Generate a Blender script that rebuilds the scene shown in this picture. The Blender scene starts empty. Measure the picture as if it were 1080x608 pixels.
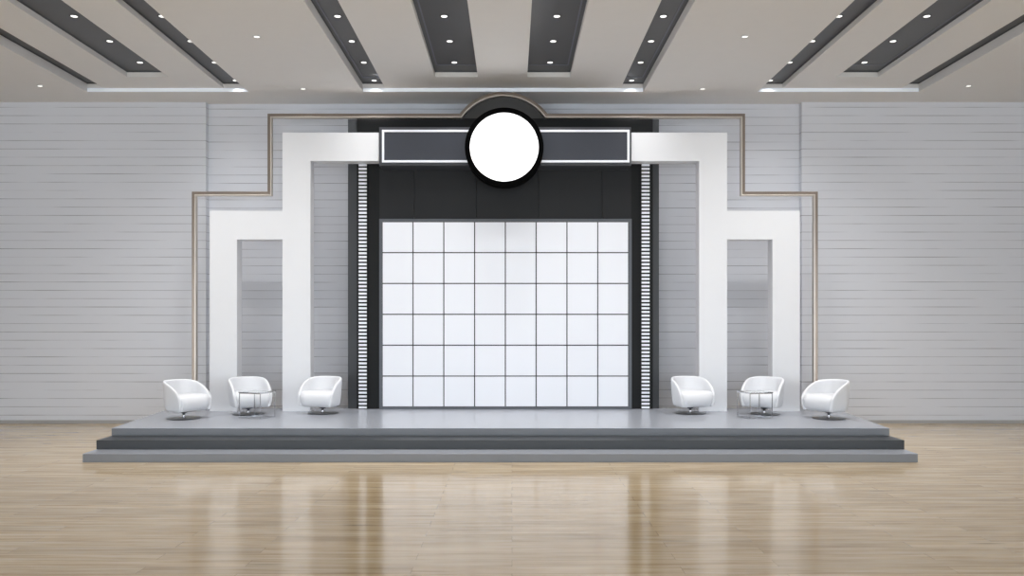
import bpy, bmesh, math, random
from mathutils import Vector, Matrix
random.seed(7)
S = bpy.context.scene
COL = S.collection

# ------------------------------------------------------------------ camera, world, exposure
EYE = 2.1                      # camera height; horizon at pixel row 341
F = 900.0                      # focal length in pixels of a 1080 wide frame
cam_d = bpy.data.cameras.new('camera'); cam = bpy.data.objects.new('camera', cam_d); COL.objects.link(cam)
cam_d.sensor_width = 36.0; cam_d.lens = 36.0 * F / 1080.0; cam_d.shift_y = 37.0 / 1080.0
cam_d.clip_end = 200
cam.location = (0, 0, EYE); cam.rotation_euler = (math.radians(90), 0, 0)
S.camera = cam
WORLD_STRENGTH = 4.8
SPOT_W = 75.0
CEIL_SPOT_W = 12.0
SCREEN_E = 0.07
EXPOSURE = 0.0
w = bpy.data.worlds.new('world'); S.world = w; w.use_nodes = True
bg = w.node_tree.nodes['Background']
bg.inputs[0].default_value = (0.86, 0.93, 1.0, 1); bg.inputs[1].default_value = WORLD_STRENGTH
S.view_settings.view_transform = 'Standard'; S.view_settings.look = 'None'
S.view_settings.gamma = 1.0; S.view_settings.exposure = EXPOSURE
S.view_settings.use_curve_mapping = False

XC = -0.18                     # centre line of the room
CZ = 6.72                      # underside of the ceiling
WALL_Y = 17.83                 # back wall

# ------------------------------------------------------------------ materials
def lin(r, g, b):
    f = lambda c: (c/255/12.92) if c/255 <= 0.04045 else ((c/255+0.055)/1.055)**2.4
    return (f(r), f(g), f(b), 1)

def mat(name, color, rough=0.5, metal=0.0, spec=0.5, emit=None, estr=0.0, noise=0.0, nscale=4.0, trans=0.0, ior=1.45, coat=0.0, bump=0.0, bscale=200.0):
    m = bpy.data.materials.new(name); m.use_nodes = True
    nt = m.node_tree; p = nt.nodes['Principled BSDF']
    p.inputs['Base Color'].default_value = color
    p.inputs['Roughness'].default_value = rough
    p.inputs['Metallic'].default_value = metal
    p.inputs['Specular IOR Level'].default_value = spec
    p.inputs['IOR'].default_value = ior
    p.inputs['Transmission Weight'].default_value = trans
    p.inputs['Coat Weight'].default_value = coat
    if emit:
        p.inputs['Emission Color'].default_value = emit; p.inputs['Emission Strength'].default_value = estr
    if noise or bump:
        tc = nt.nodes.new('ShaderNodeTexCoord')
        if noise:
            n = nt.nodes.new('ShaderNodeTexNoise'); n.inputs['Scale'].default_value = nscale; n.inputs['Detail'].default_value = 5
            nt.links.new(tc.outputs['Object'], n.inputs['Vector'])
            mp = nt.nodes.new('ShaderNodeMapRange'); mp.inputs['To Min'].default_value = 1-noise; mp.inputs['To Max'].default_value = 1+noise
            nt.links.new(n.outputs['Fac'], mp.inputs['Value'])
            mx = nt.nodes.new('ShaderNodeMix'); mx.data_type = 'RGBA'; mx.blend_type = 'MULTIPLY'; mx.inputs[0].default_value = 1
            mx.inputs[6].default_value = color
            nt.links.new(mp.outputs['Result'], mx.inputs[7]); nt.links.new(mx.outputs[2], p.inputs['Base Color'])
        if bump:
            n2 = nt.nodes.new('ShaderNodeTexNoise'); n2.inputs['Scale'].default_value = bscale
            nt.links.new(tc.outputs['Object'], n2.inputs['Vector'])
            b = nt.nodes.new('ShaderNodeBump'); b.inputs['Strength'].default_value = bump; b.inputs['Distance'].default_value = 0.002
            nt.links.new(n2.outputs['Fac'], b.inputs['Height']); nt.links.new(b.outputs['Normal'], p.inputs['Normal'])
    return m

def wood_floor():
    m = bpy.data.materials.new('oak_floor'); m.use_nodes = True
    nt = m.node_tree; N = nt.nodes; L = nt.links; p = N['Principled BSDF']
    tc = N.new('ShaderNodeTexCoord')
    br = N.new('ShaderNodeTexBrick'); br.offset = 0.37; br.offset_frequency = 2
    br.inputs['Color1'].default_value = (0, 0, 0, 1); br.inputs['Color2'].default_value = (1, 1, 1, 1)
    br.inputs['Mortar'].default_value = (0.5, 0.5, 0.5, 1)
    br.inputs['Scale'].default_value = 1.0; br.inputs['Brick Width'].default_value = 2.3; br.inputs['Row Height'].default_value = 0.21
    br.inputs['Mortar Size'].default_value = 0.0016; br.inputs['Mortar Smooth'].default_value = 0.2
    L.new(tc.outputs['Object'], br.inputs['Vector'])
    mp = N.new('ShaderNodeMapping'); mp.inputs['Scale'].default_value = (0.55, 9.0, 1)
    L.new(tc.outputs['Object'], mp.inputs['Vector'])
    # shift the grain per plank
    addv = N.new('ShaderNodeVectorMath'); addv.operation = 'MULTIPLY_ADD'
    L.new(br.outputs['Color'], addv.inputs[0]); addv.inputs[1].default_value = (7, 3, 5); L.new(mp.outputs['Vector'], addv.inputs[2])
    gr = N.new('ShaderNodeTexNoise'); gr.inputs['Scale'].default_value = 1.6; gr.inputs['Detail'].default_value = 7; gr.inputs['Roughness'].default_value = 0.62
    L.new(addv.outputs[0], gr.inputs['Vector'])
    ramp = N.new('ShaderNodeValToRGB'); e = ramp.color_ramp.elements
    e[0].position = 0.28; e[0].color = lin(172, 145, 106)
    e[1].position = 0.72; e[1].color = lin(230, 212, 181)
    k = ramp.color_ramp.elements.new(0.5); k.color = lin(211, 187, 150)
    L.new(gr.outputs['Fac'], ramp.inputs['Fac'])
    hv = N.new('ShaderNodeMapRange'); hv.inputs['To Min'].default_value = 0.9; hv.inputs['To Max'].default_value = 1.06
    L.new(br.outputs['Color'], hv.inputs['Value'])
    mx = N.new('ShaderNodeMix'); mx.data_type = 'RGBA'; mx.blend_type = 'MULTIPLY'; mx.inputs[0].default_value = 1
    L.new(ramp.outputs['Color'], mx.inputs[6]); L.new(hv.outputs['Result'], mx.inputs[7])
    # small knots
    kn = N.new('ShaderNodeTexVoronoi'); kn.inputs['Scale'].default_value = 1.0
    km = N.new('ShaderNodeMapping'); km.inputs['Scale'].default_value = (0.55, 3.2, 1); L.new(tc.outputs['Object'], km.inputs['Vector']); L.new(km.outputs['Vector'], kn.inputs['Vector'])
    kr = N.new('ShaderNodeMapRange'); kr.inputs['From Min'].default_value = 0.03; kr.inputs['From Max'].default_value = 0.12
    kr.inputs['To Min'].default_value = 0.55; kr.inputs['To Max'].default_value = 1.0; L.new(kn.outputs['Distance'], kr.inputs['Value'])
    mk = N.new('ShaderNodeMix'); mk.data_type = 'RGBA'; mk.blend_type = 'MULTIPLY'; mk.inputs[0].default_value = 1
    L.new(mx.outputs[2], mk.inputs[6]); L.new(kr.outputs['Result'], mk.inputs[7])
    mm = N.new('ShaderNodeMix'); mm.data_type = 'RGBA'; mm.inputs[7].default_value = lin(120, 98, 72)
    L.new(br.outputs['Fac'], mm.inputs[0]); L.new(mk.outputs[2], mm.inputs[6])
    L.new(mm.outputs[2], p.inputs['Base Color'])
    rr = N.new('ShaderNodeMapRange'); rr.inputs['To Min'].default_value = 0.06; rr.inputs['To Max'].default_value = 0.19
    L.new(gr.outputs['Fac'], rr.inputs['Value']); L.new(rr.outputs['Result'], p.inputs['Roughness'])
    b = N.new('ShaderNodeBump'); b.inputs['Strength'].default_value = 0.03; b.inputs['Distance'].default_value = 0.002
    L.new(gr.outputs['Fac'], b.inputs['Height']); L.new(b.outputs['Normal'], p.inputs['Normal'])
    return m

def brick_wall():
    m = bpy.data.materials.new('white_brick'); m.use_nodes = True
    nt = m.node_tree; N = nt.nodes; L = nt.links; p = N['Principled BSDF']
    tc = N.new('ShaderNodeTexCoord'); sp = N.new('ShaderNodeSeparateXYZ'); cb = N.new('ShaderNodeCombineXYZ')
    L.new(tc.outputs['Object'], sp.inputs[0])
    su = N.new('ShaderNodeMath'); su.operation = 'ADD'; L.new(sp.outputs['X'], su.inputs[0]); L.new(sp.outputs['Y'], su.inputs[1])
    L.new(su.outputs[0], cb.inputs['X']); L.new(sp.outputs['Z'], cb.inputs['Y'])
    br = N.new('ShaderNodeTexBrick'); br.offset = 0.5
    br.inputs['Color1'].default_value = lin(206, 207, 210); br.inputs['Color2'].default_value = lin(212, 213, 216)
    br.inputs['Mortar'].default_value = lin(150, 150, 154)
    br.inputs['Scale'].default_value = 1.0; br.inputs['Brick Width'].default_value = 60.0; br.inputs['Row Height'].default_value = 0.174
    br.inputs['Mortar Size'].default_value = 0.008; br.inputs['Mortar Smooth'].default_value = 0.35
    L.new(cb.outputs[0], br.inputs['Vector'])
    n = N.new('ShaderNodeTexNoise'); n.inputs['Scale'].default_value = 1.0; n.inputs['Detail'].default_value = 3
    mp = N.new('ShaderNodeMapping'); mp.inputs['Scale'].default_value = (0.7, 5.0, 1); L.new(cb.outputs[0], mp.inputs['Vector']); L.new(mp.outputs['Vector'], n.inputs['Vector'])
    r = N.new('ShaderNodeMapRange'); r.inputs['From Min'].default_value = 0.36; r.inputs['From Max'].default_value = 0.66; L.new(n.outputs['Fac'], r.inputs['Value'])
    mu = N.new('ShaderNodeMath'); mu.operation = 'MULTIPLY'; L.new(r.outputs['Result'], mu.inputs[0]); L.new(br.outputs['Fac'], mu.inputs[1])
    mx = N.new('ShaderNodeMix'); mx.data_type = 'RGBA'; L.new(mu.outputs[0], mx.inputs[0])
    mx.inputs[6].default_value = lin(217, 219, 225); mx.inputs[7].default_value = lin(152, 152, 158)
    L.new(mx.outputs[2], p.inputs['Base Color'])
    p.inputs['Roughness'].default_value = 0.7
    b = N.new('ShaderNodeBump'); b.invert = True; b.inputs['Strength'].default_value = 0.35; b.inputs['Distance'].default_value = 0.006
    L.new(mu.outputs[0], b.inputs['Height']); L.new(b.outputs['Normal'], p.inputs['Normal'])
    return m

M = dict(
    floor=wood_floor(), brick=brick_wall(),
    ceil=mat('ceiling_paint', lin(228, 226, 224), 0.75, noise=0.015),
    coffer=mat('coffer_paint', lin(228, 226, 224), 0.7, noise=0.015),
    lining=mat('dark_slot_lining', lin(86, 87, 91), 0.4, noise=0.05),
    slotline=mat('slot_line_grey', lin(112, 115, 127), 0.4, noise=0.02),
    base=mat('baseboard_paint', lin(168, 166, 165), 0.5, noise=0.02),
    plain=mat('side_wall_paint', lin(205, 206, 209), 0.7, noise=0.015),
    arch=mat('white_lacquer', lin(236, 237, 240), 0.4, noise=0.008),
    platform=mat('grey_stage_laminate', lin(120, 123, 128), 0.22, noise=0.02),
    lit_top=mat('stage_grey_painted_lit', lin(164, 168, 176), 0.25, noise=0.01, spec=0.8),  # lighter copy of the stage grey, light from above put into the colour
    darkstep=mat('charcoal_step_laminate', lin(47, 50, 53), 0.35, noise=0.03),
    black=mat('black_board', lin(21, 22, 23), 0.5, spec=0.25, noise=0.04),
    fascia=mat('charcoal_board', lin(31, 32, 34), 0.45, spec=0.3, noise=0.04),
    backing=mat('dark_grey_board', lin(62, 64, 67), 0.5, noise=0.03),
    crest=mat('crest_board', lin(68, 67, 66), 0.55, noise=0.03),
    header=mat('slate_header_face', lin(60, 63, 71), 0.3, noise=0.03),
    headbox=mat('grey_header_box', lin(65, 67, 72), 0.45, noise=0.02),
    litframe=mat('lit_frame', lin(235, 238, 245), 0.4, emit=(0.9, 0.95, 1, 1), estr=0.06),
    screen=mat('white_screen', lin(232, 234, 240), 0.35, emit=(0.93, 0.96, 1, 1), estr=SCREEN_E),
    scrframe=mat('screen_frame_metal', lin(86, 89, 94), 0.4, 0.3, noise=0.02),
    gap=mat('screen_backplate', lin(40, 41, 44), 0.6, noise=0.02),
    slat=mat('white_slat', lin(232, 235, 241), 0.4, emit=(0.92, 0.96, 1, 1), estr=0.1),
    signblack=mat('matte_black', (0.0012, 0.0012, 0.0012, 1), 0.9, spec=0.05, noise=0.02),
    signwhite=mat('lit_opal', (0.9, 0.9, 0.9, 1), 0.4, emit=(1, 1, 1, 1), estr=1.3),
    bronze=mat('bronze_metal', lin(138, 126, 116), 0.3, 1.0, noise=0.12, nscale=1.5),
    champagne=mat('champagne_metal', lin(205, 196, 186), 0.35, 0.8, noise=0.04, nscale=2.5),
    cove=mat('cove_led', lin(225, 230, 238), 0.4, emit=(0.86, 0.93, 1, 1), estr=0.2),
    housing=mat('spot_housing', lin(60, 62, 65), 0.4, noise=0.02),
    ring=mat('downlight_ring', lin(200, 200, 200), 0.4, noise=0.01),
    lens=mat('lamp_lens', (0.9, 0.9, 0.9, 1), 0.3, emit=(1, 0.98, 0.95, 1), estr=1.2),
    leather=mat('white_leather', lin(234, 235, 238), 0.4, noise=0.01, bump=0.15, bscale=160),
    chrome=mat('chrome', lin(205, 206, 210), 0.2, 1.0, noise=0.02),
    disc=mat('dark_steel', lin(92, 95, 100), 0.3, 0.9, noise=0.03),
    glass=mat('clear_glass', (0.93, 0.97, 0.96, 1), 0.02, trans=1.0, ior=1.45, noise=0.004),
)

# ------------------------------------------------------------------ helpers
def obj(name, bm, m, parent=None, smooth=False, bevel=0.0, loc=None):
    me = bpy.data.meshes.new(name)
    bmesh.ops.recalc_face_normals(bm, faces=bm.faces[:])
    bm.to_mesh(me); bm.free()
    if m: me.materials.append(m)
    o = bpy.data.objects.new(name, me); COL.objects.link(o)
    if parent is not None: o.parent = parent
    if loc: o.location = loc
    if smooth:
        for f in me.polygons: f.use_smooth = True
    if bevel:
        b = o.modifiers.new('bevel', 'BEVEL'); b.width = bevel; b.segments = 2; b.limit_method = 'ANGLE'
    return o

def tag(o, label=None, cat=None, group=None, kind=None):
    if label: o['label'] = label
    if cat: o['category'] = cat
    if group: o['group'] = group
    if kind: o['kind'] = kind
    return o

def thing(name, label, cat, loc=(0, 0, 0), rz=0.0, group=None):
    o = bpy.data.objects.new(name, None); o.empty_display_size = 0.2; COL.objects.link(o)
    o.location = loc; o.rotation_euler = (0, 0, rz)
    return tag(o, label, cat, group)

def box(bm, x0, x1, y0, y1, z0, z1):
    v = [bm.verts.new((x, y, z)) for z in (z0, z1) for y in (y0, y1) for x in (x0, x1)]
    for f in ((0, 1, 3, 2), (4, 6, 7, 5), (0, 4, 5, 1), (2, 3, 7, 6), (0, 2, 6, 4), (1, 5, 7, 3)):
        bm.faces.new([v[i] for i in f])
    return bm

def boxes(*bs):
    bm = bmesh.new()
    for b in bs: box(bm, *b)
    return bm

def prism(bm, pts, z0, z1):
    a = [bm.verts.new((x, y, z0)) for x, y in pts]; b = [bm.verts.new((x, y, z1)) for x, y in pts]
    n = len(pts); bm.faces.new(a[::-1]); bm.faces.new(b)
    for i in range(n): bm.faces.new((a[i], a[(i+1) % n], b[(i+1) % n], b[i]))
    return bm

def prism_y(bm, pts, y0, y1):          # outline in x, z extruded along y
    a = [bm.verts.new((x, y0, z)) for x, z in pts]; b = [bm.verts.new((x, y1, z)) for x, z in pts]
    n = len(pts); bm.faces.new(a); bm.faces.new(b[::-1])
    for i in range(n): bm.faces.new((a[i], b[i], b[(i+1) % n], a[(i+1) % n]))
    return bm

def lathe(bm, prof, n=40, c=(0, 0, 0)):   # profile of (r, z), closed at r=0 ends
    rings = []
    for r, z in prof:
        if r < 1e-6: rings.append([bm.verts.new((c[0], c[1], c[2]+z))])
        else: rings.append([bm.verts.new((c[0]+r*math.cos(2*math.pi*i/n), c[1]+r*math.sin(2*math.pi*i/n), c[2]+z)) for i in range(n)])
    for A, B in zip(rings, rings[1:]):
        for i in range(n):
            j = (i+1) % n
            if len(A) == 1 and len(B) == 1: continue
            if len(A) == 1: bm.faces.new((A[0], B[i], B[j]))
            elif len(B) == 1: bm.faces.new((A[i], B[0], A[j]))
            else: bm.faces.new((A[i], B[i], B[j], A[j]))
    return bm

def X(px, d): return (px-540)*d/F
def Z(py, d): return EYE+(341-py)*d/F
def dup(root, loc, rz, label):
    r = root.copy(); COL.objects.link(r); r.location = loc; r.rotation_euler = (0, 0, rz); r['label'] = label
    for ch in list(root.children):
        c = ch.copy(); COL.objects.link(c); c.parent = r
        for g in ch.children:
            d = g.copy(); COL.objects.link(d); d.parent = c
    return r

# ------------------------------------------------------------------ the room
XL, XR = XC-15.0, XC+15.0
YF = -5.0
tag(obj('floor', boxes((XL, XR, YF, WALL_Y+0.3, -0.1, 0)), M['floor']), kind='structure')
JL, JR = X(217, WALL_Y), X(845.5, WALL_Y)
tag(obj('wall_back', boxes((XL-0.2, JL, WALL_Y, WALL_Y+0.4, -0.1, 7.4), (JR, XR+0.2, WALL_Y, WALL_Y+0.4, -0.1, 7.4),
                           (JL, JR, WALL_Y+0.15, WALL_Y+0.4, -0.1, 7.4)), M['brick']), kind='structure')
tag(obj('wall_left', boxes((XL-0.2, XL, YF, WALL_Y, -0.1, 7.4)), M['plain']), kind='structure')
tag(obj('wall_right', boxes((XR, XR+0.2, YF, WALL_Y, -0.1, 7.4)), M['plain']), kind='structure')
tag(obj('lintel_light_blocker', boxes((XL-0.2, XR+0.2, YF-0.2, YF, 4.4, 7.4)), M['plain']), kind='structure')  # unseen lintel added behind the camera to keep daylight off the wall top
tag(obj('baseboard_back', boxes((XL, JL, WALL_Y-0.015, WALL_Y, 0, 0.07), (JR, XR, WALL_Y-0.015, WALL_Y, 0, 0.07)), M['base']), kind='structure')

# ceiling: border plate with three coffers; in each coffer pale panels separated by deep dark slots
CY0, CY1 = 0.5, 17.04
COFFERS = [(-8.30, -5.08), (-2.80, 2.80), (5.08, 8.30)]
PZ = CZ+0.07; PZ2 = CZ+0.16; TZ = CZ+0.18
bm = bmesh.new()
xs = [XL-XC]+[e for c in COFFERS for e in c]+[XR-XC]
for i in range(0, len(xs), 2):
    box(bm, XC+xs[i], XC+xs[i+1], YF, WALL_Y+0.15, CZ, PZ)
for a, b in COFFERS:
    box(bm, XC+a, XC+b, YF, CY0, CZ, PZ); box(bm, XC+a, XC+b, CY1, WALL_Y+0.15, CZ, PZ)
ceiling = tag(obj('ceiling', bm, M['ceil']), kind='structure')
MIDY0, MIDY1 = 1.3, 16.25
# (x0, x1, y0, y1) of every slot
SLOTS = {'left outer': (-8.30, -7.95, CY0, CY1), 'left middle': (-7.15, -6.36, MIDY0, MIDY1), 'left inner': (-5.58, -5.08, CY0, CY1),
         'centre left outer': (-2.80, -2.35, CY0, CY1), 'centre left inner': (-1.29, -0.47, MIDY0, MIDY1),
         'centre right inner': (0.47, 1.29, MIDY0, MIDY1), 'centre right outer': (2.35, 2.80, CY0, CY1),
         'right inner': (5.08, 5.58, CY0, CY1), 'right middle': (6.36, 7.15, MIDY0, MIDY1), 'right outer': (7.95, 8.30, CY0, CY1)}
for a, b in COFFERS:
    ins = sorted(s for s in SLOTS.values() if s[0] >= a-1e-6 and s[1] <= b+1e-6)
    bm = bmesh.new(); x = a
    for s in ins:
        if s[0] > x: box(bm, XC+x, XC+s[0], CY0, CY1, PZ, PZ2)
        if s[2] > CY0:
            box(bm, XC+s[0], XC+s[1], CY0, s[2], PZ, PZ2); box(bm, XC+s[0], XC+s[1], s[3], CY1, PZ, PZ2)
        x = s[1]
    if x < b: box(bm, XC+x, XC+b, CY0, CY1, PZ, PZ2)
    # pale rim that closes the coffer where a slot lies against its edge
    t = 0.04
    box(bm, XC+a-t, XC+a, CY0-t, CY1+t, PZ, PZ2); box(bm, XC+b, XC+b+t, CY0-t, CY1+t, PZ, PZ2)
    box(bm, XC+a, XC+b, CY1, CY1+t, PZ, PZ2); box(bm, XC+a, XC+b, CY0-t, CY0, PZ, PZ2)
    tag(obj('coffer_panel', bm, M['coffer'], ceiling), kind='structure')
for s in SLOTS.values():
    x0, x1, y0, y1 = XC+s[0], XC+s[1], s[2], s[3]; t = 0.03
    bm = boxes((x0-t, x1+t, y0-t, y1+t, TZ, TZ+t), (x0-t, x0, y0-t, y1+t, PZ2, TZ), (x1, x1+t, y0-t, y1+t, PZ2, TZ),
               (x0, x1, y0-t, y0, PZ2, TZ), (x0, x1, y1, y1+t, PZ2, TZ))
    tag(obj('slot_lining', bm, M['lining'], ceiling), kind='structure')
for k in ('centre left outer', 'centre left inner', 'centre right inner', 'centre right outer', 'right middle'):  # thin grey-blue lines on the slot lining, along one side and the far end
    s = SLOTS[k]; sg = 1 if s[0] > 0 else -1
    xo = XC+(s[1]-0.07 if sg > 0 else s[0]+0.07); xi = XC+(s[0] if sg > 0 else s[1]); ye = s[3]-0.42
    xa, xb = sorted((xo, xi))
    tag(obj('slot_line', boxes((xo-0.012, xo+0.012, s[2]+0.2, ye, TZ-0.008, TZ), (xa, xb, ye, ye+0.03, TZ-0.008, TZ)), M['slotline'], ceiling), kind='structure')
for (a, b), nm in zip(COFFERS, ('left', 'centre', 'right')):
    o = obj('cove_light_strip', boxes((XC+a+0.01, XC+b-0.01, CY1-0.02, CY1, CZ+0.004, PZ)), M['cove'])
    tag(o, {'left': 'glowing white light strip along the back edge of the left ceiling coffer',
            'centre': 'glowing white light strip above the round sign, along the back edge of the centre ceiling coffer',
            'right': 'glowing white light strip along the back edge of the right ceiling coffer'}[nm], 'light strip', 'cove strips at the back of the coffers')

# ------------------------------------------------------------------ stage (three layers, steps along the front, sides flaring to the back)
Z1, Z2, Z3 = 0.129, 0.271, 0.391
D1, D2, D3, DB = 12.857, 13.31, 13.86, 17.16
def sl(d): return -6.47-0.035*(d-12.857) if d < 13.9 else -6.507-0.105*(d-13.9)
def sr(d): return 6.115+0.015*(d-12.857) if d < 13.9 else 6.13+0.105*(d-13.9)
def layer(d0, z0, z1):
    ds = [d0]+[d for d in (13.9, DB) if d > d0+0.02]
    pts = [(sl(d), d) for d in ds]+[(sr(d), d) for d in ds[::-1]]
    return prism(bmesh.new(), pts, z0, z1)
stage = thing('stage', 'wide grey stage with a charcoal middle step carrying the white armchairs and arches', 'stage', (XC, 15, 0))
def child(o, root):
    o.parent = root; o.matrix_parent_inverse = Matrix.Translation(-Vector(root.location)) if root.rotation_euler.z == 0 else root.matrix_basis.inverted()
    return o
st = child(tag(obj('step', layer(D1, 0, Z1-0.008), M['platform'], bevel=0.004), 'grey bottom step'), stage)
def lit_top(d, z, root):  # thin added layer whose paler colour paints the tops as lit
    o = tag(obj('lit_top', layer(d, z-0.008, z), M['lit_top'], bevel=0.003), 'paler glossy top layer with light from above painted in'); o.parent = root
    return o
lit_top(D1, Z1, st)
child(tag(obj('step', layer(D2, Z1, Z2), M['darkstep'], bevel=0.006), 'charcoal middle step'), stage)
st = child(tag(obj('platform', layer(D3, Z2, Z3-0.008), M['platform'], bevel=0.004), 'grey top platform'), stage)
lit_top(D3, Z3, st)

# ------------------------------------------------------------------ white stepped arches
AY0, AY1 = 16.54, 16.84
ACX = -0.14
def arch(side):
    nm = 'left' if side < 0 else 'right'
    t = thing('stepped_arch', 'white stepped arch of a tall and a low portal standing %s of the screen' % nm, 'arch', (ACX+side*4.5, 16.69, Z3), 0, 'white stepped arches beside the screen')
    def bx(name, a, b, z0, z1):
        x0, x1 = sorted((ACX+side*a, ACX+side*b))
        child(obj(name, boxes((x0, x1, AY0, AY1, z0, z1)), M['arch']), t)
    inner = abs(X(399.5, AY0)-ACX) if side < 0 else abs(X(666, AY0)-ACX)
    zt, zb = Z(140, AY0), Z(170, AY0); lt, lb = Z(222.5, AY0), Z(252.7, AY0)
    bx('leg', 4.31, 3.767, Z3, zt); bx('beam', 3.767, inner, zb, zt)
    bx('leg', 5.72, 5.19, Z3, lt); bx('beam', 5.19, 4.31, lb, lt)
arch(-1); arch(1)

# ------------------------------------------------------------------ black backdrop
BY = 16.98
bd = thing('backdrop', 'tall black backdrop board with arched crest behind the tiled screen and round sign', 'backdrop', (-0.16, BY, Z3))
bx0, bx1 = X(376.5, BY), X(688.5, BY); btop = Z(125, BY)
child(obj('board', boxes((bx0, bx1, BY, BY+0.07, Z3, btop)), M['black']), bd)
child(tag(obj('backing_board', boxes((X(367, 17.05), X(695, 17.05), 17.05, 17.11, Z3, btop)), M['backing']), 'dark grey board showing at the edges'), bd)
ccx, ccz, cr = X(531, 16.9), Z(155, 16.9), 1.03
a0 = math.asin((btop-ccz)/cr)
pts = [(ccx+cr*math.cos(a), ccz+cr*math.sin(a)) for a in [a0+(math.pi-2*a0)*i/32 for i in range(33)]]
child(tag(obj('crest', prism_y(bmesh.new(), pts, BY, BY+0.07), M['crest']), 'grey arched crest'), bd)
bm = bmesh.new(); fe = [400, 437, 502.5, 568, 635, 666]
for a, b in zip(fe, fe[1:]):
    box(bm, X(a, 16.94)+0.004, X(b, 16.94)-0.004, 16.94, BY, Z(231, 16.94), Z(174, 16.94))
child(tag(obj('fascia_panel', bm, M['fascia']), 'charcoal panels above the screen'), bd)

# ------------------------------------------------------------------ tiled screen
VY = 16.88
vw = thing('video_wall', 'large white video wall of square tiles standing at the back of the stage', 'video wall', (-0.15, VY, Z3))
vx0, vx1, vz1 = X(400, VY), X(666.3, VY), Z(231, VY)
tx0, tx1, tz0, tz1 = X(403, VY), X(663, VY), Z(429.6, VY), Z(234, VY)
child(obj('frame', boxes((vx0, tx0, VY, VY+0.06, Z3, vz1), (tx1, vx1, VY, VY+0.06, Z3, vz1), (tx0, tx1, VY, VY+0.06, tz1, vz1), (tx0, tx1, VY, VY+0.06, Z3, tz0)), M['scrframe']), vw)
child(obj('backplate', boxes((tx0, tx1, VY+0.03, VY+0.06, tz0, tz1)), M['gap']), vw)
tile0 = None
cw, chh = (tx1-tx0)/8, (tz1-tz0)/6
for r in range(6):
    for c in range(8):
        g = 0.011
        lx = tx0+c*cw+cw/2; lz = tz0+r*chh+chh/2
        if tile0 is None:
            tile0 = obj('screen_tile', boxes((-cw/2+g, cw/2-g, 0, 0.025, -chh/2+g, chh/2-g)), M['screen']); o = tile0
        else:
            o = tile0.copy(); COL.objects.link(o)
        o.parent = vw; o.location = Vector((lx, VY+0.005, lz))-Vector(vw.location)

# ------------------------------------------------------------------ ladder light strips beside the screen
def ladder(p0, p1, nm):
    d = 16.92
    x0, x1 = X(p0, d), X(p1, d); xm = (x0+x1)/2
    zt = Z(172.5, d)
    t = thing('ladder_light', 'tall ladder-like strip of short white bars on the black board %s of the screen' % nm, 'light strip', (xm, d, Z3), 0, 'ladder strips beside the screen')
    obj('backing_strip', boxes((x0-xm-0.004, x1-xm+0.004, 0.0, 0.02, 0, zt-Z3)), M['black'], t)
    n = 67; pitch = (zt-Z3)/n
    p = None
    for i in range(n):
        if p is None:
            p = obj('light_bar', boxes((x0-xm, x1-xm, -0.02, 0.0, -0.02, 0.02)), M['slat']); o = p
        else:
            o = p.copy(); COL.objects.link(o)
        o.parent = t; o.location = (0, 0, (i+0.5)*pitch)
ladder(378.4, 386.9, 'left'); ladder(676.6, 685.0, 'right')

# ------------------------------------------------------------------ header box
HY = 16.45
hd = thing('header_sign', 'dark slate header box with a thin white lit border spanning above the screen', 'sign', (-0.13, HY, Z(175, HY)))
hx0, hx1, hz0, hz1 = X(400, HY), X(665.6, HY), Z(174.6, HY), Z(134.2, HY)
child(obj('box', boxes((hx0, hx1, HY, 16.94, hz0, hz1)), M['headbox']), hd)
m1 = 0.055
ax0, ax1, az0, az1 = hx0+m1, hx1-m1*0.6, hz0+m1, hz1-m1
bw = 0.042
bx0_, bx1_, bz0, bz1 = ax0+bw, ax1-bw, az0+bw, az1-bw
y0, y1 = HY-0.02, HY
child(tag(obj('lit_border', boxes((ax0, bx0_, y0, y1, az0, az1), (bx1_, ax1, y0, y1, az0, az1), (bx0_, bx1_, y0, y1, bz1, az1), (bx0_, bx1_, y0, y1, az0, bz0)), M['litframe']), 'thin white lit border'), hd)
child(obj('face_panel', boxes((bx0_, bx1_, HY-0.008, HY, bz0, bz1)), M['header']), hd)

# ------------------------------------------------------------------ round sign
RY = 16.15
rs = thing('round_sign', 'round blank white lit sign in a thick black drum at the centre of the header', 'sign', (X(531.8, RY), RY, Z(155.1, RY)), 0)
ro, ri = 41.6*RY/F, 36.3*RY/F
dep = 16.43-RY
bm = lathe(bmesh.new(), [(0, -dep), (ro, -dep), (ro, 0), (ri, 0), (ri, -0.02), (0, -0.02)], 96)
bmesh.ops.rotate(bm, verts=bm.verts, cent=(0, 0, 0), matrix=Matrix.Rotation(math.radians(90), 3, 'X'))
o = obj('drum', bm, M['signblack'], rs)
bm = lathe(bmesh.new(), [(0, -0.02), (ri-0.001, -0.02), (ri-0.001, -0.006), (0, -0.004)], 96)
bmesh.ops.rotate(bm, verts=bm.verts, cent=(0, 0, 0), matrix=Matrix.Rotation(math.radians(90), 3, 'X'))
tag(obj('lit_face', bm, M['signwhite'], rs), 'blank white lit face')

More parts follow.
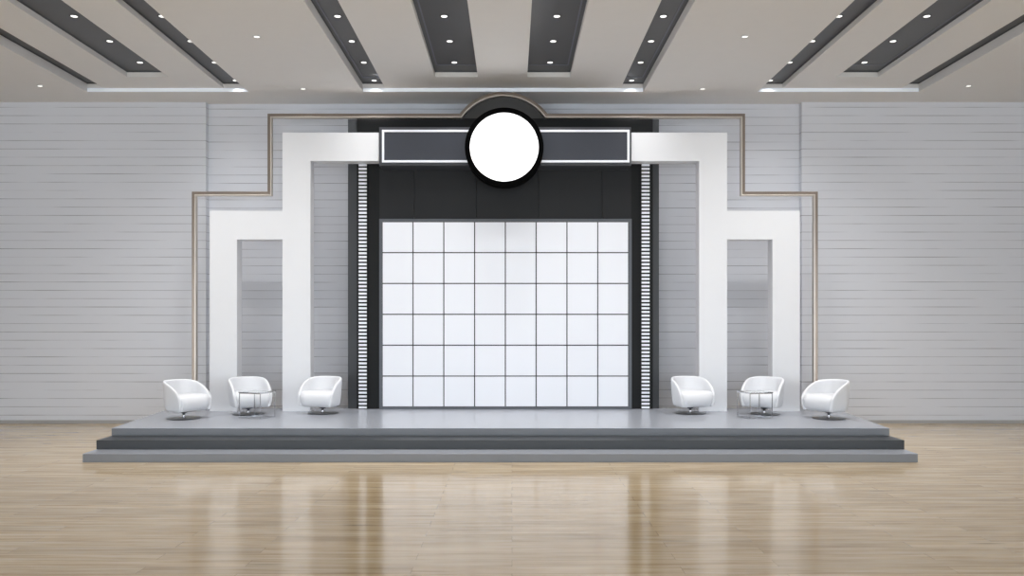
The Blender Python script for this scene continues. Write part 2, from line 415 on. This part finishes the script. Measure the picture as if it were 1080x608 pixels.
# ------------------------------------------------------------------ bronze outline rail
RD = 16.86
path = [(X(204.3, RD), Z3), (X(204.3, RD), Z(204.3, RD)), (X(284.2, RD), Z(204.3, RD)), (X(284.2, RD), Z(122, RD))]
rcx, rcz, rr = X(531, RD), Z(155, RD), 56*RD/F
aa = math.asin((Z(122, RD)-rcz)/rr)
arc = [(rcx+rr*math.cos(a), rcz+rr*math.sin(a)) for a in [math.pi-aa-(math.pi-2*aa)*i/40 for i in range(41)]]
path += arc+[(X(783.8, RD), Z(122, RD)), (X(783.8, RD), Z(204.3, RD)), (X(860.6, RD), Z(204.3, RD)), (X(860.6, RD), Z3)]
def sweep(path, w, off, y0, y1):      # off > 0 shifts the band outwards
    bm = bmesh.new(); n = len(path); secs = []
    for i, p in enumerate(path):
        P = Vector(p)
        d0 = (P-Vector(path[i-1])).normalized() if i > 0 else None
        d1 = (Vector(path[i+1])-P).normalized() if i < n-1 else None
        d0 = d0 or d1; d1 = d1 or d0
        n0 = Vector((-d0.y, d0.x)); n1 = Vector((-d1.y, d1.x))
        mt = (n0+n1).normalized(); k = 1/max(0.3, mt.dot(n0))
        a = P+mt*(off+w/2)*k; b = P+mt*(off-w/2)*k
        secs.append([bm.verts.new((a.x, y0, a.y)), bm.verts.new((a.x, y1, a.y)), bm.verts.new((b.x, y1, b.y)), bm.verts.new((b.x, y0, b.y))])
    for A, B in zip(secs, secs[1:]):
        for i in range(4): bm.faces.new((A[i], A[(i+1) % 4], B[(i+1) % 4], B[i]))
    bm.faces.new(secs[0][::-1]); bm.faces.new(secs[-1])
    return bm
rail = thing('outline_rail', 'thin bronze metal rail stepping around the arches and curving over the round sign', 'rail', (-0.14, RD, Z3))
child(tag(obj('outer_band', sweep(path, 0.055, 0.012, RD, RD+0.1), M['bronze'], bevel=0.004), 'darker bronze outer band'), rail)
child(tag(obj('inner_band', sweep(path, 0.028, -0.0295, RD-0.01, RD+0.1), M['champagne'], bevel=0.003), 'pale champagne inner band'), rail)

# ------------------------------------------------------------------ ceiling lamps
def spot_light(parent, w_, z, ang=125, blend=1.0, r=0.05):
    ld = bpy.data.lights.new('lamp_light', 'SPOT'); ld.energy = w_; ld.spot_size = math.radians(ang); ld.spot_blend = blend
    ld.shadow_soft_size = r; ld.color = (1.0, 0.99, 0.985)
    o = bpy.data.objects.new('lamp_light', ld); COL.objects.link(o); o.parent = parent; o.location = (0, 0, z)
    return o
LZ = CZ+0.172                   # lens height of the slot spots
rows = [(16.86, 'back row'), (15.69, 'second row from the back'), (14.51, 'third row from the back'), (13.33, 'front visible row')]
lampx = [('left middle', -6.66, 'wide middle slot of the left coffer', 1), ('left inner', -5.285, 'inner slot of the left coffer', 0),
         ('centre left outer', -2.545, 'left edge slot of the centre coffer', 0), ('centre left inner', -0.88, 'left wide slot of the centre coffer', 1),
         ('centre right inner', 0.88, 'right wide slot of the centre coffer', 1), ('centre right outer', 2.545, 'right edge slot of the centre coffer', 0),
         ('right inner', 5.285, 'inner slot of the right coffer', 0), ('right middle', 6.66, 'wide middle slot of the right coffer', 1)]
lamp0 = None
def make_slot_lamp(label):
    t = thing('slot_spotlight', label, 'ceiling light', (0, 0, 0), 0, 'spotlights in the dark ceiling slots')
    h = TZ-LZ
    obj('housing', lathe(bmesh.new(), [(0, h), (0.072, h), (0.072, 0.002), (0.068, 0), (0.060, 0), (0.058, 0.004), (0, 0.006)], 24), M['housing'], t)
    obj('lens', lathe(bmesh.new(), [(0, 0.006), (0.050, 0.005), (0.050, 0.0), (0, -0.004)], 24), M['lens'], t)
    return t
for key, lx, where, wide in lampx:
    for d, rn in rows:
        if wide and d > 16: continue
        rn2 = {15.69: 'first from the back', 14.51: 'second from the back', 13.33: 'third from the back'}[d] if wide else \
              {16.86: 'first from the back', 15.69: 'second from the back', 14.51: 'third from the back', 13.33: 'fourth from the back'}[d]
        label = 'round white spotlight, %s in the %s' % (rn2, where)
        if lamp0 is None: lamp0 = make_slot_lamp(label); o = lamp0; o.location = (XC+lx, d, LZ)
        else: o = dup(lamp0, (XC+lx, d, LZ), 0, label)
        spot_light(o, SPOT_W, -0.01, 84 if d > 16 else 125)
c0 = None
for lx, d, label in [(-9.0, 16.6, 'small recessed downlight in the plain ceiling at the far left above the brick wall'),
                     (9.06, 16.6, 'small recessed downlight in the plain ceiling at the far right above the brick wall'),
                     (-3.93, 16.8, 'small downlight in the plain ceiling left of the centre coffer, nearer the back wall'),
                     (-3.93, 13.74, 'small downlight in the plain ceiling left of the centre coffer, farther from the wall'),
                     (3.93, 16.8, 'small downlight in the plain ceiling right of the centre coffer, nearer the back wall'),
                     (3.93, 13.74, 'small downlight in the plain ceiling right of the centre coffer, farther from the wall')]:
    if c0 is None:
        c0 = thing('recessed_downlight', label, 'ceiling light', (XC+lx, d, CZ), 0, 'downlights in the plain ceiling')
        obj('ring', lathe(bmesh.new(), [(0, 0.0), (0.065, 0.0), (0.065, -0.006), (0.045, -0.01), (0.045, -0.004), (0, -0.004)], 24), M['ring'], c0)
        obj('lens', lathe(bmesh.new(), [(0, -0.004), (0.044, -0.004), (0.044, -0.008), (0, -0.008)], 24), M['lens'], c0)
        o = c0
    else: o = dup(c0, (XC+lx, d, CZ), 0, label)
    spot_light(o, CEIL_SPOT_W, -0.02)

# ------------------------------------------------------------------ white tub chairs (forward is -y)
R_O, T_H, ARM = 0.365, 0.055, 0.30
def u_path(R, arm, n=28, k=7):
    """points from right arm front round the back to left arm front, with a 0..1 'backness'"""
    P = []
    for i in range(k): P.append((R, -arm+arm*i/k))
    for i in range(n+1):
        a = math.pi*i/n; P.append((R*math.cos(a), R*math.sin(a)*0.92))
    for i in range(1, k+1): P.append((-R, -arm*i/k))
    return P
def rim_h(y):
    t = (y+ARM)/(ARM+R_O*0.92)           # 0 front .. 1 back
    t = max(0, min(1, t))
    return 0.385+0.305*((1-(1-t)**2)**0.72)
def make_shell():
    bm = bmesh.new(); outer = u_path(R_O, ARM); inner = u_path(R_O-T_H, ARM)
    secs = []
    for i, ((xo, yo), (xi, yi)) in enumerate(zip(outer, inner)):
        h = rim_h(yo); bt = 0.145
        mid = Vector(((xo+xi)/2, (yo+yi)/2)); o = Vector((xo, yo)); n_ = Vector((xi, yi))
        def pt(f, z, tap=1.0): 
            q = o.lerp(n_, f); return bm.verts.new((q.x*tap, q.y*tap if q.y > 0 else q.y, z))
        hh = h-bt
        sec = [pt(1.0, bt, 0.80), pt(0.25, bt, 0.86), pt(0, bt+0.02, 0.89), pt(0, bt+hh*0.2, 0.935), pt(0, bt+hh*0.45, 0.97), pt(0, bt+hh*0.75, 0.995), pt(0, h-0.03), pt(0.08, h-0.01),
               pt(0.3, h), pt(0.65, h), pt(0.92, h-0.012), pt(1, h-0.035), pt(1.0, bt+hh*0.65, 0.985), pt(1.0, bt+hh*0.35, 0.93)]
        secs.append(sec)
    m = len(secs[0])
    for A, B in zip(secs, secs[1:]):
        for i in range(m): bm.faces.new((A[i], A[(i+1) % m], B[(i+1) % m], B[i]))
    # rounded front ends of the arms
    for s, sgn in ((secs[0], -1), (secs[-1], -1)):
        c = Vector((0, 0, 0))
        for v in s: c += v.co
        c /= m
        ring = []
        for v in s:
            q = v.co.copy(); q = q.lerp(Vector((c.x, q.y, q.z*0.94+c.z*0.06)), 0.45); q.y -= 0.02
            ring.append(bm.verts.new(q))
        for i in range(m): bm.faces.new((s[i], s[(i+1) % m], ring[(i+1) % m], ring[i]))
        bm.faces.new(ring)
    return bm
def make_seat():
    bm = bmesh.new(); R = R_O-T_H+0.012
    prof = []
    z0, z1, r = 0.135, 0.43, 0.135
    zc = (z0+z1)/2; hz = (z1-z0)/2
    for i in range(15):
        a = -math.pi/2+math.pi*i/14
        prof.append((zc+hz*math.sin(a), ARM-0.10+0.13*math.cos(a), 0.84+0.13*min(1, (i/9))))
    loops = []
    for z, yf, tap in prof:
        pts = []
        n = 20
        for i in range(n+1):
            a = math.pi*i/n; pts.append((R*tap*math.cos(a), 0.88*R*tap*math.sin(a)))
        pts += [(-R*tap, -yf*0.5), (-R*tap, -yf*0.92), (-R*tap*0.97, -yf)]
        for k in range(1, 6): pts.append((-R*tap*0.97+2*R*tap*0.97*k/6, -yf))
        pts += [(R*tap*0.97, -yf), (R*tap, -yf*0.92), (R*tap, -yf*0.5)]
        loops.append([bm.verts.new((x, y, z)) for x, y in pts])
    m = len(loops[0])
    for A, B in zip(loops, loops[1:]):
        for i in range(m): bm.faces.new((A[i], A[(i+1) % m], B[(i+1) % m], B[i]))
    bm.faces.new(loops[0][::-1]); bm.faces.new(loops[-1])
    return bm
def make_chair(label):
    t = thing('tub_chair', label, 'armchair', (0, 0, 0), 0, 'white swivel tub chairs on the stage')
    s = obj('shell', make_shell(), M['leather'], t, smooth=True); sb = s.modifiers.new('subdivision', 'SUBSURF'); sb.levels = 1; sb.render_levels = 1
    obj('seat_cushion', make_seat(), M['leather'], t, smooth=True)
    tag(obj('post', lathe(bmesh.new(), [(0, 0.012), (0.035, 0.012), (0.028, 0.03), (0.024, 0.05), (0.024, 0.09), (0.09, 0.12), (0.12, 0.138), (0, 0.138)], 24), M['chrome'], t, smooth=True), 'chrome post')
    tag(obj('base_disc', lathe(bmesh.new(), [(0, 0), (0.285, 0), (0.29, 0.004), (0.28, 0.010), (0.06, 0.016), (0, 0.017)], 48), M['disc'], t), 'dark round steel base')
    return t
def on_stage(px, py):
    d = F*(EYE-Z3)/(py-341); return (X(px, d), d, Z3)
chairs = [(194, 441.6, 61, 'white tub chair at the left end of the stage, nearest its left edge'),
          (262, 437.0, 33, 'white tub chair behind the glass table at the foot of the left arch'),
          (340.3, 436.2, -15, 'white tub chair just left of the black backdrop, turned slightly left'),
          (728, 436.2, 15, 'white tub chair just right of the black backdrop, turned slightly right'),
          (806, 437.0, -33, 'white tub chair behind the glass table at the foot of the right arch'),
          (874, 441.6, -61, 'white tub chair at the right end of the stage, nearest its right edge')]
ch0 = None
for px, py, a, label in chairs:
    if ch0 is None: ch0 = make_chair(label); ch0.location = on_stage(px, py); ch0.rotation_euler = (0, 0, math.radians(a))
    else: dup(ch0, on_stage(px, py), math.radians(a), label)

# ------------------------------------------------------------------ glass side tables
def make_table(label):
    t = thing('side_table', label, 'table', (0, 0, 0), 0, 'glass side tables on the stage')
    r = 0.31; H = 0.474; q = 0.0065
    s = r/math.sqrt(2)
    tag(obj('glass_top', boxes((-s-0.015, s+0.015, -s-0.015, s+0.015, H-0.012, H)), M['glass'], t, bevel=0.002), 'clear square glass top')
    for sx in (-1, 1):
        for sy in (-1, 1):
            obj('leg', boxes((sx*s-q, sx*s+q, sy*s-q, sy*s+q, 0, H-0.012)), M['chrome'], t)
    bm = bmesh.new()
    for z0 in (H-0.03,):
        for k in (-1, 1):
            box(bm, -s+q, s-q, k*s-q*0.8, k*s+q*0.8, z0, z0+0.016); box(bm, k*s-q*0.8, k*s+q*0.8, -s+q, s-q, z0, z0+0.016)
    obj('top_frame', bm, M['chrome'], t)
    bm = bmesh.new()
    for k in (-1, 1):
        box(bm, -s+q, s-q, k*s-q*0.8, k*s+q*0.8, 0, 0.014); box(bm, k*s-q*0.8, k*s+q*0.8, -s+q, s-q, 0, 0.014)
    obj('base_frame', bm, M['chrome'], t)
    return t
tb = make_table('small square glass and chrome side table in front of the left arch')
tb.location = on_stage(271.4, 440.8); tb.rotation_euler = (0, 0, math.radians(45+26))
dup(tb, on_stage(796, 440.8), math.radians(45-31), 'small square glass and chrome side table in front of the right arch')
